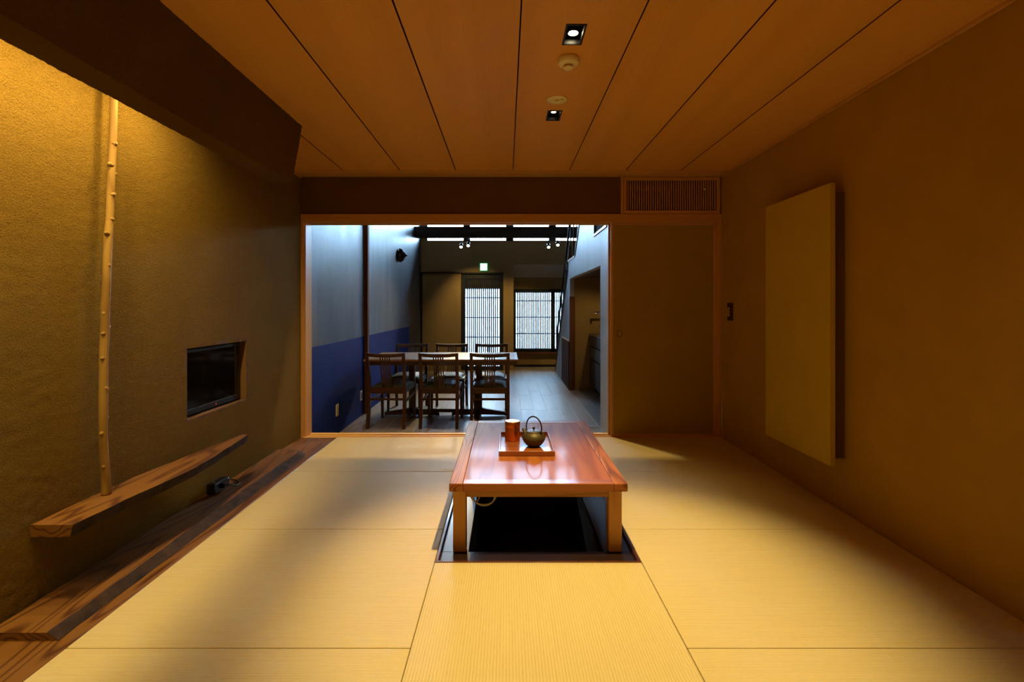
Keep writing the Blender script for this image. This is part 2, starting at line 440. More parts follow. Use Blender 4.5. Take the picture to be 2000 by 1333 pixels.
# ceiling: boards along the room, recessed joints
ceiling = struct('ceiling', box(BM(), XL - .22, XR + .12, YF, YB + .17, ZC + .10, ZC + .16), M['dark_wood'])
JX = (-1.81, -1.388, -.904, -.429, .059, .538, 1.018, 1.488, 1.90)
HOLES = ((.250, .328, 2.098, 2.255), (.250, .328, 3.024, 3.179))
CY1 = 4.358
for a, b in zip(JX, JX[1:]):
    x0 = a + .0024; x1 = b - .0024
    bm = BM()
    hs = [h for h in HOLES if x0 < h[0] < x1]
    if not hs: box(bm, x0, x1, YF, CY1, ZC, ZC + .014, .0015)
    else:
        yc = YF
        for h in hs:
            box(bm, x0, x1, yc, h[2], ZC, ZC + .014)
            box(bm, x0, h[0], h[2], h[3], ZC, ZC + .014); box(bm, h[1], x1, h[2], h[3], ZC, ZC + .014)
            yc = h[3]
        box(bm, x0, x1, yc, CY1, ZC, ZC + .014)
    bmesh.ops.recalc_face_normals(bm, faces=bm.faces)
    for f in bm.faces:
        if abs(f.normal.x) > .6 and (abs(f.calc_center_median().x - x0) < .004 or abs(f.calc_center_median().x - x1) < .004): f.material_index = 1
    obj('ceiling_board', bm, M['ceiling_wood'], ceiling).data.materials.append(M['groove'])
bm = BM()
box(bm, XL, 1.25, CY1, YB + .03, ZC - .012, ZC + .014, .003)
obj('ceiling_border', bm, M['trim_wood'], ceiling)
bm = BM(); box(bm, 1.25, XR, CY1, YB + .03, ZC - .012, ZC + .014, .003); obj('ceiling_border', bm, M['trim_wood'], ceiling)
bm = BM(); box(bm, XR - .012, XR, YF, YB, ZC - .019, ZC, .002); struct('trim_6', bm, M['trim_wood'])
bm = BM(); box(bm, XL, XL + .012, 3.30, YB, ZC - .03, ZC, .002); struct('trim_7', bm, M['trim_wood'])

# plaster beam hanging along the left side
prof = [(-1.310, ZC), (-1.373, 1.954), (-1.503, 1.954), (-1.503, ZC)]
bm = BM(); ends = []
for (pa, pb), m in zip(zip(prof, prof[1:]), (30, 12, 14)):
    pts = [(pa[0] + (pb[0] - pa[0]) * i / m, pa[1] + (pb[1] - pa[1]) * i / m) for i in range(m + 1)]
    rows = []
    for i in range(321):
        y = YF + (3.288 - YF) * i / 320
        row = []
        for x, z in pts:
            dx = .0018 * mnoise.noise(Vector((y * 9, z * 20, x * 20))) + .0030 * mnoise.noise(Vector((y * 52, z * 60, x * 60)))
            dz = .0016 * mnoise.noise(Vector((y * 9 + 9, z * 20, x * 20))) + .0030 * mnoise.noise(Vector((y * 55 + 5, z * 60, x * 60)))
            yy = y + (.010 * mnoise.noise(Vector((5, z * 26, x * 26))) if i == 320 else 0)
            if z > ZC - .01: dz = 0
            row.append(bm.verts.new((x + dx, yy, z + dz)))
        rows.append(row)
    for a, b in zip(rows, rows[1:]):
        for q in range(m):
            f = bm.faces.new((a[q], b[q], b[q + 1], a[q + 1])); f.smooth = True
    ends += [v.co.copy() for v in rows[-1][:-1]]
bm.faces.new([bm.verts.new(c) for c in ends])
struct('ceiling_beam', bm, M['beam'])

# floor: hidden base, tatami mats, wooden edge board
bm = BM()
for x0, x1, y0, y1 in ((XL - .2, PX0, YF, YB), (PX1, XR, YF, YB), (PX0, PX1, YF, PY0), (PX0, PX1, PY1, YB)):
    box(bm, x0, x1, y0, y1, -.20, -.045)
floor = struct('floor', bm, M['dark_wood'])
XT = -1.493
rows_y = (4.51, 3.585, 2.66, 1.735, .81, -.115, YF)
g = .0014
def mat_piece(x0, x1, y0, y1, m):
    bm = BM(); box(bm, x0 + g, x1 - g, y0 + g, y1 - g, -.044, 0, .003, 2)
    return obj('tatami_mat', bm, m, floor)
for a, b in zip(rows_y, rows_y[1:]):
    mat_piece(XT, PX0, b, a, M['tatami_x']); mat_piece(PX1, XR, b, a, M['tatami_x'])
mat_piece(PX0, PX1, PY1, 4.51, M['tatami_x'])
mat_piece(PX0, PX1, .62, PY0, M['tatami_y']); mat_piece(PX0, PX1, YF, .62, M['tatami_y'])
bm = BM(); box(bm, XL - .05, XT - .001, YF, YB, -.044, .0, .002); obj('edge_board', bm, M['board'], floor, label='brown grained wooden edge board')

# opening frame
bm = BM()
box(bm, XL, XR, 4.512, 4.680, -.06, -.012)
for y0, y1 in ((4.512, 4.538), (4.572, 4.590), (4.634, 4.680)):
    box(bm, XL, XR, y0, y1, -.0125, .001, .001)
struct('trim_1', bm, M['sill'])
bm = BM()
box(bm, XL, XR, 4.512, 4.680, 1.925, 1.972, .002)
for y0, y1 in ((4.512, 4.538), (4.572, 4.590), (4.634, 4.680)):
    box(bm, XL, XR, y0, y1, 1.898, 1.926, .001)
struct('trim_2', bm, M['trim_wood'])
bm = BM(); box(bm, XL - .002, XL + .022, 4.512, 4.538, 0, 1.90, .002); box(bm, XL, XL + .034, 4.538, 4.680, -.01, 1.90, .002); struct('trim_3', bm, M['trim_wood_v'])
bm = BM(); box(bm, XR - .034, XR, 4.512, 4.538, 0, 1.90, .002); box(bm, XR - .055, XR, 4.538, 4.680, -.01, 1.90, .002); struct('trim_4', bm, M['trim_wood_v'])
bm = BM(); box(bm, 1.013, 1.034, 4.515, 4.66, 1.972, ZC - .012, .002); struct('trim_5', bm, M['trim_wood_v'])
# step face below the sill, towards the lower dining floor
bm = BM(); box(bm, XL, XR, 4.62, 4.676, D - .05, -.06); struct('baseboard_step', bm, M['dark_wood'])

# sliding doors stacked at the right of the opening
def fusuma(nm, x0, x1, y0, y1, pull):
    d = struct_empty(nm, (x0, y0, 0))
    bm = BM(); box(bm, x0 + .022, x1 - .022, y0 + .003, y1 - .003, .022, 1.878); obj('panel', bm, M['door_paper'], d, True)
    for a, b in ((x0, x0 + .022), (x1 - .022, x1)):
        bm = BM(); box(bm, a, b, y0, y1, -.008, 1.905, .002); obj('stile', bm, M['trim_wood_v'], d, True)
    for a, b in ((-.008, .022), (1.878, 1.905)):
        bm = BM(); box(bm, x0 + .022, x1 - .022, y0, y1, a, b, .002); obj('rail', bm, M['trim_wood'], d, True)
    if pull:
        bm = BM(); box(bm, .985, 1.028, y0 - .001, y0 + .004, .885, .945, .004); h = obj('finger_pull', bm, M['bronze'], d, True)
        bm = BM(); box(bm, .990, 1.023, y0 - .0016, y0 + .001, .890, .940); b_ = obj('pull_dish', bm, M['door_paper'], h)
        b_.location = (-d.location.x, -d.location.y, 0)
    return d
fusuma('door_1', .930, 1.862, 4.541, 4.570, True)
fusuma('door_2', .917, 1.845, 4.598, 4.628, False)

# slatted grille of the built-in air conditioner
GX0, GX1, GZ0, GZ1 = 1.036, 1.888, 1.975, 2.300
ac = thing('air_vent_grille', 'wooden vertical-slat vent grille above the sliding door panel', 'vent grille', (1.46, 4.52, GZ0))
fw = .028
for a in ((GX0, GX1, GZ0, GZ0 + fw), (GX0, GX1, GZ1 - fw, GZ1)):
    bm = BM(); box(bm, a[0], a[1], 4.514, 4.545, a[2], a[3], .002); obj('frame_rail', bm, M['trim_wood'], ac, True)
for a in ((GX0, GX0 + fw), (GX1 - fw, GX1)):
    bm = BM(); box(bm, a[0], a[1], 4.514, 4.545, GZ0 + fw, GZ1 - fw, .002); obj('frame_stile', bm, M['trim_wood_v'], ac, True)
bm = BM(); box(bm, -.0042, .0042, -.009, .009, 0, GZ1 - GZ0 - 2 * fw); s0 = obj('slat', bm, M['trim_wood_v'], ac)
ns = 39
for i in range(ns):
    x = GX0 + fw + (GX1 - GX0 - 2 * fw) * (i + .7) / (ns + .4) - 1.46
    if i == 0: s0.location = (x, .014, fw)
    else: share(s0, ac, (x, .014, fw))
bm = BM(); box(bm, GX0 + .005, GX1 - .005, 4.625, 4.655, GZ0 + .005, GZ1 - .005); obj('back_panel', bm, M['pit'], ac, True)
bm = BM(); box(bm, GX0 + .05, GX1 - .22, 4.56, 4.60, GZ1 - .115, GZ1 - .06); obj('louvre_bar', bm, M['cab_wood'], ac, True)
bm = BM(); lathe(bm, [(0, -.004), (.004, 0), (0, .004)], (1.763, 4.545, 2.196), 8); obj('indicator_light', bm, M['led_white'], ac, True)

# ------------------------------------------------------------------ dining room shell
YD = 10.87; ZD = 3.9; XS = 1.04
wl = struct('wall_dining_left', box(BM(), XL - .15, XL, 4.68, YD + .2, D - .05, ZD), M['dining_left'])
bm = BM(); box(bm, XL, XL + .005, 4.69, 9.55, D, .776, .001); obj('dado_panel', bm, M['blue'], wl, label='indigo blue lower wall panel')
bm = BM(); box(bm, XL, XL + .045, 6.53, 6.60, D, ZD); box(bm, XL, XL + .030, 6.60, 6.66, D, ZD); struct('wall_post', bm, M['cab_wood'])
# floor planks
fd = struct('floor_dining', box(BM(), XL, XR + .1, 4.62, 11.6, D - .06, D - .0018), M['joint'])
pw = .172
xs = [1.051 + pw * k_ for k_ in range(-17, 6)]
for xi in xs:
    x0, x1 = max(XL, xi), min(XR + .1, xi + pw)
    if x1 - x0 < .02: continue
    y = 4.68 - random.random() * .8
    while y < 11.6:
        ln = random.choice((.9, 1.1, 1.25, 1.5)); y0, y1 = max(4.68, y), min(11.6, y + ln)
        if y1 - y0 > .03:
            bm = BM(); box(bm, x0 + .0022, x1 - .0022, y0 + .0012, y1 - .0012, D - .02, D, .0008)
            obj('floor_plank', bm, M['plank'], fd)
        y += ln
# far wall with openings (window row high up, lattice door, alcove)
wf_ = struct_empty('wall_dining_far', (0, YD, D))
def wpiece(x0, x1, z0, z1, y0=YD, y1=YD + .14):
    bm = BM(); box(bm, x0, x1, y0, y1, z0, z1); return obj('wall_panel_section', bm, M['far_wall'], wf_, True)
DX0, DX1, DZ1 = -.955, -.065, 1.865       # lattice door frame
AX0, AX1 = .158, 1.95                     # alcove
TZ0, TZ1 = 2.54, 3.40
wpiece(XL - .1, DX0, D, TZ0); wpiece(DX1, AX0, D, TZ0); wpiece(DX0, DX1, DZ1, TZ0)
wpiece(AX0, 2.05, 2.04, TZ0)
wpiece(XL - .1, 2.05, TZ1, ZD); wpiece(XL - .1, -1.68, TZ0, TZ1)
# alcove: side cheek, sloped soffit, wall below and above the window
bm = BM(); box(bm, AX0 - .10, AX0, YD + .14, 11.62, D, 2.2); obj('alcove_cheek', bm, M['far_wall'], wf_, True)
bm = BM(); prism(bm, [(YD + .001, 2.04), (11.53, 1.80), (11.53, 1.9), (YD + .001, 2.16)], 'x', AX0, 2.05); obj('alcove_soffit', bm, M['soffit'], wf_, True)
WZ0, WZ1 = .115, 1.54
bm = BM(); box(bm, AX0 - .1, 2.05, 11.53, 11.65, D, WZ0); obj('wall_under_window', bm, M['far_wall'], wf_, True)
bm = BM(); box(bm, AX0 - .1, 2.05, 11.53, 11.65, WZ1, 2.2); obj('wall_over_window', bm, M['far_wall'], wf_, True)
bm = BM(); box(bm, AX0, 2.05, 11.51, 11.53, D, D + .05); struct('baseboard_alcove', bm, M['dark_wood'])
bm = BM(); box(bm, 2.0, 2.1, 8.4, 11.65, D - .05, ZD); box(bm, 2.0, 2.1, 4.68, 8.4, 1.7, ZD); struct('wall_dining_right', bm, M['dining_right'])
bm = BM(); box(bm, XL - .15, 2.1, 4.66, 11.7, ZD, ZD + .1); struct('ceiling_dining', bm, M['dark_beam'])
bm = BM(); box(bm, XL - .2, 2.1, 4.60, 4.68, ZC + .1, ZD + .1); struct('wall_dining_near', bm, M['far_wall'])
# cross beam
bm = BM(); box(bm, XL, 2.0, 10.15, 10.36, 2.53, 2.735, .004); struct('beam_cross', bm, M['dark_beam'])

# window_1: high window row behind the cross beam
w1 = struct_empty('window_1', (0, YD + .05, TZ0))
mull = ((-1.70, -1.672), (-.908, -.766), (-.005, .158), (.908, 1.06), (1.80, 2.0))
for a, b in mull:
    bm = BM(); box(bm, a, b, YD - .01, YD + .10, TZ0, TZ1, .002); obj('mullion', bm, M['dark_beam'], w1, True)
for (a, b), (c, d) in zip(mull, mull[1:]):
    bm = BM(); box(bm, b, c, YD + .05, YD + .056, TZ0, TZ1); obj('pane', bm, M['glass'], w1, True)
    bm = BM(); box(bm, b, c, YD + .0, YD + .09, TZ1 - .03, TZ1); box(bm, b, c, YD + .0, YD + .09, TZ0 - .005, TZ0 + .012); obj('rail', bm, M['dark_beam'], w1, True)

# lattice helper
def lattice(parent, x0, x1, z0, z1, y, n, bw, rails, rh=.020):
    bm = BM(); box(bm, -bw / 2, bw / 2, -.012, .012, 0, z1 - z0); s = obj('slat', bm, M['dark_wood'], parent)
    for i in range(n):
        p = (x0 + (x1 - x0) * (i + 1) / (n + 1) - parent.location.x, y - parent.location.y, z0 - parent.location.z)
        if i == 0: s.location = p
        else: share(s, parent, p)
    for r in rails:
        bm = BM(); box(bm, x0, x1, y - .010, y + .014, r - rh / 2, r + rh / 2); obj('rail', bm, M['dark_wood'], parent, True)
    bm = BM(); box(bm, x0, x1, y + .022, y + .028, z0, z1); obj('pane', bm, M['glass'], parent, True)
# door_3: lattice sliding door
d3 = struct_empty('door_3', (0, YD, D))
zpx = lambda py, Y=YD + .04: EYE + (598 - py) * Y / 1000
xpx = lambda px, Y=YD + .04: (px - 988.5) * Y / 1000
for a, b, c, d in ((xpx(900.5), xpx(909), D, DZ1), (xpx(975.6), xpx(983), D, DZ1), (xpx(909), xpx(975.6), zpx(545), DZ1), (xpx(909), xpx(975.6), D, D + .09)):
    bm = BM(); box(bm, a, b, YD - .005, YD + .075, c, d, .003); obj('frame', bm, M['dark_wood'], d3, True)
lattice(d3, xpx(909), xpx(975.6), D + .09, zpx(545), YD + .03, 16, .021, [zpx(p) for p in (582, 620.5, 658.7, 697)])
# door_4: plain dark-edged panel beside it
d4 = struct_empty('door_4', (0, YD - .03, D))
bm = BM(); box(bm, xpx(825, 10.84), xpx(900.2, 10.84), 10.835, 10.862, D + .01, 1.845); obj('panel', bm, M['far_wall'], d4, True)
for a, b, c, d in ((xpx(822, 10.83), xpx(824.6, 10.83), D, 1.872), (xpx(822, 10.83), xpx(984, 10.83), 1.845, 1.872)):
    bm = BM(); box(bm, a, b, 10.82, 10.866, c, d, .002); obj('frame', bm, M['dark_wood'], d4, True)
# window_2: lattice window in the alcove
YW = 11.53
w2 = struct_empty('window_2', (0, YW, WZ0))
z2 = lambda py: EYE + (598 - py) * 11.55 / 1000
x2 = lambda px: (px - 988.5) * 11.55 / 1000
for a, b, c, d in ((AX0, x2(1007.5), WZ0, WZ1), (x2(1076), x2(1083.5), WZ0, WZ1), (x2(1150), x2(1160), WZ0, WZ1), (x2(1007.5), x2(1150), z2(572), WZ1), (x2(1007.5), x2(1150), WZ0, z2(681))):
    bm = BM(); box(bm, a, b, YW - .04, YW + .06, c, d, .003); obj('frame', bm, M['dark_wood'], w2, True)
bm = BM(); box(bm, AX0, 1.97, YW - .09, YW - .03, WZ0 - .03, WZ0 + .01, .003); obj('sill', bm, M['cab_wood'], w2, True)
lattice(w2, x2(1007.5), x2(1076), z2(681), z2(572), YW + .02, 19, .019, [z2(p) for p in (588, 620, 652)])
lattice(w2, x2(1083.5), x2(1150), z2(681), z2(572), YW + .02, 19, .019, [z2(p) for p in (588, 620, 652)])

# outside: paving, canopy over the door, pale fence
bm = BM(); box(bm, -12, 14, 11.7, 30, D - .25, D - .05); struct('ground', bm, M['ground'])
bm = BM(); box(bm, -1.4, .05, 11.06, 11.5, 1.535, 1.92, .004); struct('exterior_canopy', bm, M['dark_beam'])
fe = thing('garden_fence', 'tall board fence outside beyond the lattice window and door', 'fence', (0, 13.0, D))
bm = BM(); box(bm, -.096, .096, -.010, .010, 0, 1.86); fb = obj('board', bm, M['outdoor'], fe)
for i in range(-16, 25):
    if i == -16: fb.location = (i * .18, 0, .02)
    else: share(fb, fe, (i * .18, (i % 2) * -.024, .02))
for z in (.4, 1.2):
    bm = BM(); box(bm, -2.97, 4.42, .012, .05, z - .04, z + .04); obj('rail', bm, M['outdoor'], fe)

# stair wall with sloped top, kitchenette opening, louvre hole
T = .07
KY0, KY1, KZ = 5.65, 8.35, 1.615
sw = struct_empty('wall_stair', (XS, 8, D))
def stair_top(Y):
    if Y > 8.55: return min(D + .93 * (10.80 - Y), 1.90)
    if Y > 7.73: return 1.90
    return min(1.90 + .88 * (7.73 - Y), ZD)
bm = BM()
def swall(poly):
    prism(bm, poly, 'x', XS, XS + T)
swall([(4.68, D), (KY0, D), (KY0, KZ), (KY0, 1.975), (5.27, 1.975), (5.27, 2.30), (KY0, 2.30), (KY0, ZD), (4.68, ZD)])
swall([(KY0, KZ), (KY1, KZ), (KY1, 1.90), (7.73, 1.90), (6.03, 1.90 + .88 * 1.70), (6.03, 1.975), (KY0, 1.975)])
swall([(KY0, 2.30), (6.03, 2.30), (6.03, 1.90 + .88 * 1.70), (5.457, ZD), (KY0, ZD)])
swall([(KY1, D), (10.80, D), (8.55, D + .93 * 2.25 - .13), (8.55, 1.90), (KY1, 1.90)])
obj('wall_face', bm, M['dining_right'], sw, True)
# caps: dark edging along the slopes, pale landing cap
bm = BM()
bar(bm, (XS + .03, 10.80, D + .0), (XS + .03, 8.565, 1.755), .085, .022); bar(bm, (XS + .03, 7.73, 1.90), (XS + .03, 5.46, ZD), .085, .022)
obj('edge_strip', bm, M['dark_wood'], sw, True)
bm = BM(); box(bm, XS - .008, XS + T + .01, 7.70, 8.58, 1.895, 1.93, .003); obj('landing_cap', bm, M['white_pl'], sw, True)
bm = BM(); box(bm, XS - .004, XS + T, KY0, KY1 + .02, KZ - .012, KZ); obj('opening_head', bm, M['dining_right'], sw, True)
# kitchenette box behind the wall
bm = BM()
box(bm, XS + T, 2.0, KY1, KY1 + .06, D, 1.7)
obj('niche_end', bm, M['far_wall'], sw, True)
bm = BM()
box(bm, 1.95, 2.02, 4.7, KY1 + .06, D, 1.7); box(bm, XS + T, 2.0, 4.70, KY1 + .06, KZ + .001, 1.72); box(bm, XS + T, 2.0, 5.10, 5.16, D, 1.7)
obj('niche_lining', bm, M['wall_dark'], sw, True)
bm = BM(); box(bm, XS - .005, XS + T + .01, KY1 - .03, KY1 + .02, D, KZ - .3, .002); obj('opening_jamb', bm, M['cab_wood'], sw, True)
# stairs behind the wall
st = thing('staircase', 'staircase with thin dark steel handrail rising behind the blue-grey sloped wall', 'stairs', (1.5, 9.7, D))
for i in range(10):
    bm = BM(); box(bm, XS + T + .005, 1.98, 10.55 - i * .22, 10.80 - i * .22, D + .17 + i * .205, D + .20 + i * .205, .003); obj('tread', bm, M['dark_beam'], st, True)
bm = BM(); bar(bm, (1.9, 10.8, D), (1.9, 8.5, 1.93), .04, .22); bar(bm, (XS + T + .03, 10.78, D), (XS + T + .03, 8.6, 1.80), .04, .12); obj('stringer', bm, M['dark_beam'], st, True)
def pxat(px, py, X=XS + .03):
    Y = X / (px - 988.5) * 1000; return (X, Y, EYE + (598 - py) * Y / 1000)
HRa, HRb, HRc = (XS + .03, 10.62, .70), (XS + .03, 8.60, 2.56), (XS + .03, 7.70, 3.35)
bm = BM(); tube(bm, [(XS + .03, 10.62, D + .10), HRa, HRb, HRc], .019, 8); obj('handrail', bm, M['dark_metal'], st, True)
def rail_z(Y): return HRa[2] + (HRb[2] - HRa[2]) * (HRa[1] - Y) / (HRa[1] - HRb[1])
for Y in (9.85, 9.2, 8.5, 8.1, 7.75):
    bm = BM(); tube(bm, [(XS + .03, Y, stair_top(Y) - .02), (XS + .03, Y, rail_z(Y))], .009, 6); obj('baluster', bm, M['dark_metal'], st, True)
bm = BM(); tube(bm, [(XS + .03, 10.62, .33), (XS + .03, 8.60, 2.18)], .010, 6); obj('middle_rail', bm, M['dark_metal'], st, True)

# louvre grille high in the stair wall
lv = thing('wall_louvre', 'dark horizontal louvre grille high in the blue-grey stair wall', 'vent grille', (XS, 5.65, 1.975))
bm = BM(); box(bm, XS - .012, XS + .02, 5.27, 6.03, 1.975, 2.005, .002); box(bm, XS - .012, XS + .02, 5.27, 6.03, 2.27, 2.30, .002)
box(bm, XS - .012, XS + .02, 5.27, 5.295, 2.005, 2.27); box(bm, XS - .012, XS + .02, 6.005, 6.03, 2.005, 2.27); obj('frame', bm, M['dark_metal'], lv, True)
bm = BM(); bar(bm, (0, -.355, 0), (0, .355, 0), .030, .006, (1, 0, .8)); l0 = obj('slat', bm, M['dark_metal'], lv)
for i in range(8):
    if i == 0: l0.location = (.012, 0, .05)
    else: share(l0, lv, (.012, 0, .05 + i * .031))
bm = BM(); box(bm, XS + .045, XS + .06, 5.27, 6.03, 1.975, 2.30); obj('back_panel', bm, M['pit'], lv, True)

# slatted cupboard door under the stairs
cp = thing('understair_cupboard', 'low brown slatted cupboard door set in the blue-grey stair wall', 'cupboard', (XS, 8.9, D))
bm = BM(); box(bm, XS - .006, XS + .02, 8.39, 9.41, D + .01, .575); obj('door', bm, M['dark_wood'], cp, True)
bm = BM(); box(bm, -.016, .006, -.046, .046, 0, .765, .003); c0 = obj('slat', bm, M['cab_wood'], cp)
for i in range(8):
    p = (-.006, -.51 + .064 + i * .1275, .015)
    if i == 0: c0.location = p
    else: share(c0, cp, p)
bm = BM(); box(bm, XS - .016, XS + .02, 8.38, 9.42, .575, .595, .002); obj('top_rail', bm, M['white_pl'], cp, True)

# kitchen unit in the niche
kc = thing('kitchen_cabinet', 'dark kitchenette base cabinet with three flat drawers inside the wall opening', 'cabinet', (1.65, 6.8, D))
bm = BM(); box(bm, 1.385, 1.945, 5.2, 8.33, D + .09, .675); obj('body', bm, M['pit'], kc, True)
bm = BM(); box(bm, 1.43, 1.945, 5.2, 8.33, D, D + .09); obj('plinth', bm, M['pit'], kc, True)
for a, b in ((.525, .665), (.322, .500), (D + .10, .297)):
    for y0, y1 in ((5.2, 6.24), (6.25, 7.29), (7.30, 8.33)):
        bm = BM(); box(bm, 1.360, 1.384, y0 + .002, y1 - .002, a, b, .002); obj('drawer_front', bm, M['cab_grey'], kc, True)
solo('kitchen_worktop', box(BM(), 1.352, 1.948, 5.18, 8.345, .677, .712, .003), M['worktop'], 'dark stone worktop on the kitchenette cabinet', 'worktop', (1.65, 6.8, .677))
fa = thing('kitchen_faucet', 'chrome faucet with straight spout on the kitchenette worktop', 'faucet', (1.66, 8.05, .712))
bm = BM(); tube(bm, [(0, 0, 0), (0, 0, .30), (0, 0, .335), (-.03, 0, .345), (-.265, 0, .345)], .014, 10); tube(bm, [(-.25, 0, .345), (-.25, 0, .30)], .012, 10); obj('spout', bm, M['chrome'], fa)
bm = BM(); lathe(bm, [(0, 0), (.03, 0), (.03, .012), (.02, .02), (0, .02)], n=16); obj('base', bm, M['chrome'], fa)
bm = BM(); tube(bm, [(0, 0, .10), (-.10, 0, .13), (-.21, 0, .128)], .009, 8); obj('handle', bm, M['chrome'], fa)

# ------------------------------------------------------------------ things on the left side
def live_board(name, label, cat, zt, zb, Ya, Yb, back, top_edge, bot_edge, mat, bark_mat, bark_name):
    """board along Y with a waney front edge; functions of Y give X"""
    t_ = thing(name, label, cat, (XL + .1, (Ya + Yb) / 2, zb))
    n = 90
    Y = [Ya + (Yb - Ya) * i / n for i in range(n + 1)]
    bm = BM(); rings = []
    for y in Y:
        xt = top_edge(y); xb = bot_edge(y)
        rings.append([(back(y), y, zt), (xt, y, zt), (xb - .002, y, zb), (back(y), y, zb)])
    loft(bm, rings); obj('board', bm, mat, t_, True)
    bm = BM()
    rr = random.Random(3); rows = []
    for y in Y:
        xt = top_edge(y); xb = bot_edge(y); row = []
        for q in range(6):
            f = q / 5
            o = .0035 * mnoise.noise(Vector((y * 30, f * 5, 2))) * (1 if 0 < q < 5 else 0) + .002
            row.append((xt + (xb - xt) * f + o, y, zt + (zb - zt) * f + o * .7))
        rows.append(row)
    V = [[bm.verts.new(p) for p in r] for r in rows]
    for a, b in zip(V, V[1:]):
        for q in range(5):
            f = bm.faces.new((a[q], a[q + 1], b[q + 1], b[q])); f.smooth = True
    bmesh.ops.recalc_face_normals(bm, faces=bm.faces)
    obj(bark_name, bm, bark_mat, t_, True, label='dark bark edge')
    return t_
w1_ = lambda y, s: .012 * mnoise.noise(Vector((y * 1.7, s, 0))) + .010 * mnoise.noise(Vector((y * 5.5, s, 4))) + .004 * mnoise.noise(Vector((y * 18, s, 7)))
def end_round(y, Yb):
    d = Yb - y
    return -.05 * max(0, 1 - d / .12) ** 2
live_board('alcove_floor_slab', 'long raised wooden slab with bark front edge lying below the wall shelf', 'wooden slab', .028, .0005, 1.772, 4.04,
           lambda y: XL + .012, lambda y: -1.592 + w1_(y, 1) - .02 * max(0, min(1, (y - 2) / 1.0)) + end_round(y, 4.04), lambda y: -1.553 + w1_(y, 1) * .9 + .3 * w1_(y, 9) + end_round(y, 4.04), M['board'], M['bark'], 'bark_edge')
def sh_front(y):
    b = -1.652 + .045 * math.exp(-((y - 2.6) / .45) ** 2) + w1_(y, 5) * .8
    return b - .045 * max(0, (y - 3.0) / .3) ** 2 * .4
def sh_back(y):
    if y < 2.35: return XL - .03
    return XL - .0 + (.098) * max(0, (y - 2.5) / .82) ** 1.0 if y > 2.5 else XL - .03 + .03 * (y - 2.35) / .15
live_board('wall_shelf', 'narrow live-edged wooden shelf on the textured wall under the branch pole', 'shelf', .327, .281, 1.946, 3.32,
           lambda y: min(sh_back(y), sh_front(y) - .012), lambda y: sh_front(y), lambda y: sh_front(y) - .010, M['board'], M['bark'], 'bark_edge')

# branch pole
bp = thing('branch_pole', 'slim peeled branch standing on the shelf as an alcove post', 'pole', (-1.765, 2.26, .327))
path = ((207.8, 966, 17), (207.6, 954, 17), (205, 912, 16), (201, 857, 15.5), (201.4, 819, 15.5), (202, 760, 16), (202.6, 702, 16), (204.5, 654, 16), (205.5, 600, 15.5), (207.6, 560, 15.5), (208.8, 520, 15), (211.6, 460, 15), (214.3, 430, 14), (216, 382, 14), (217.3, 340, 13.5), (220.4, 283, 13.5), (222.6, 188, 12.5))
P = []; R = []
for px, py, w in path:
    Y = 1.765 / (988.5 - px) * 1000
    P.append(Vector((-1.765, Y, EYE + (598 - py) * Y / 1000))); R.append(w * Y / 2000)
P[0].z = .328
P.append(Vector((-1.763, P[-1].y + .012, 2.30))); R.append(.0125)
PP = []; RR = []
for i in range(len(P) - 1):
    for q in range(4):
        f = q / 4; PP.append(P[i].lerp(P[i + 1], f)); RR.append((R[i] + (R[i + 1] - R[i]) * f) * (1 + .05 * mnoise.noise(Vector((i * 1.3 + f, 3, 1)))))
PP.append(P[-1]); RR.append(R[-1])
bm = BM(); tube(bm, PP, RR, 14); obj('stem', bm, M['stick'], bp, True)
def pole_at(py):
    best = min(PP, key=lambda p: abs((598 - (p.z - EYE) / p.y * 1000) - py)); return best
kn = BM()
for py, side, ln in ((283, 'f', .012), (319, 'l', .022), (344, 'r', .012), (382, 'f', .014), (424, 'f', .010), (467, 'l', .026), (523, 'f', .010), (619, 'l', .008), (634, 'r', .012), (652, 'l', .018), (676, 'r', .008), (702, 'l', .018), (759, 'f', .012), (818, 'r', .010), (850, 'l', .016), (913, 'l', .012)):
    p = pole_at(py); d = {'l': Vector((.35, -.94, .35)), 'r': Vector((.3, .95, .3)), 'f': Vector((.95, -.2, .3))}[side].normalized()
    a = p + d * .008; b = p + d * (.013 + ln * .8)
    tube(kn, [a, a.lerp(b, .5), b], [.014, .0085, .0055], 8)
obj('knots', kn, M['stick'], bp, True)['kind'] = 'stuff'

# television in the recess
tv = thing('television', 'small black flat television set in the recess of the textured wall', 'television', (XL - .05, (NY0 + NY1) / 2, NZ0))
TX = XL - .036
bm = BM(); box(bm, XL - .10, TX - .006, NY0 + .012, NY1 - .018, NZ0 + .012, NZ1 - .012, .004); obj('casing', bm, M['black'], tv, True)
bm = BM()
for a in ((NY0 + .012, NY1 - .018, NZ0 + .012, NZ0 + .045), (NY0 + .012, NY1 - .018, NZ1 - .03, NZ1 - .012), (NY0 + .012, NY0 + .032, NZ0 + .045, NZ1 - .03), (NY1 - .038, NY1 - .018, NZ0 + .045, NZ1 - .03)):
    box(bm, TX - .008, TX, a[0], a[1], a[2], a[3], .002)
obj('bezel', bm, M['black'], tv, True)
bm = BM(); box(bm, TX - .007, TX - .004, NY0 + .03, NY1 - .036, NZ0 + .043, NZ1 - .028); obj('screen', bm, M['screen'], tv, True)
bm = BM(); box(bm, TX, TX + .0015, NY0 + .16, NY1 - .05, NZ0 + .043, NZ0 + .046); obj('trim_line', bm, M['grey_metal'], tv, True, label='silver line under the screen')
bm = BM(); box(bm, TX, TX + .001, 3.255, 3.262, NZ0 + .024, NZ0 + .029); obj('indicator_light', bm, M['led_red'], tv, True, label='red indicator light')

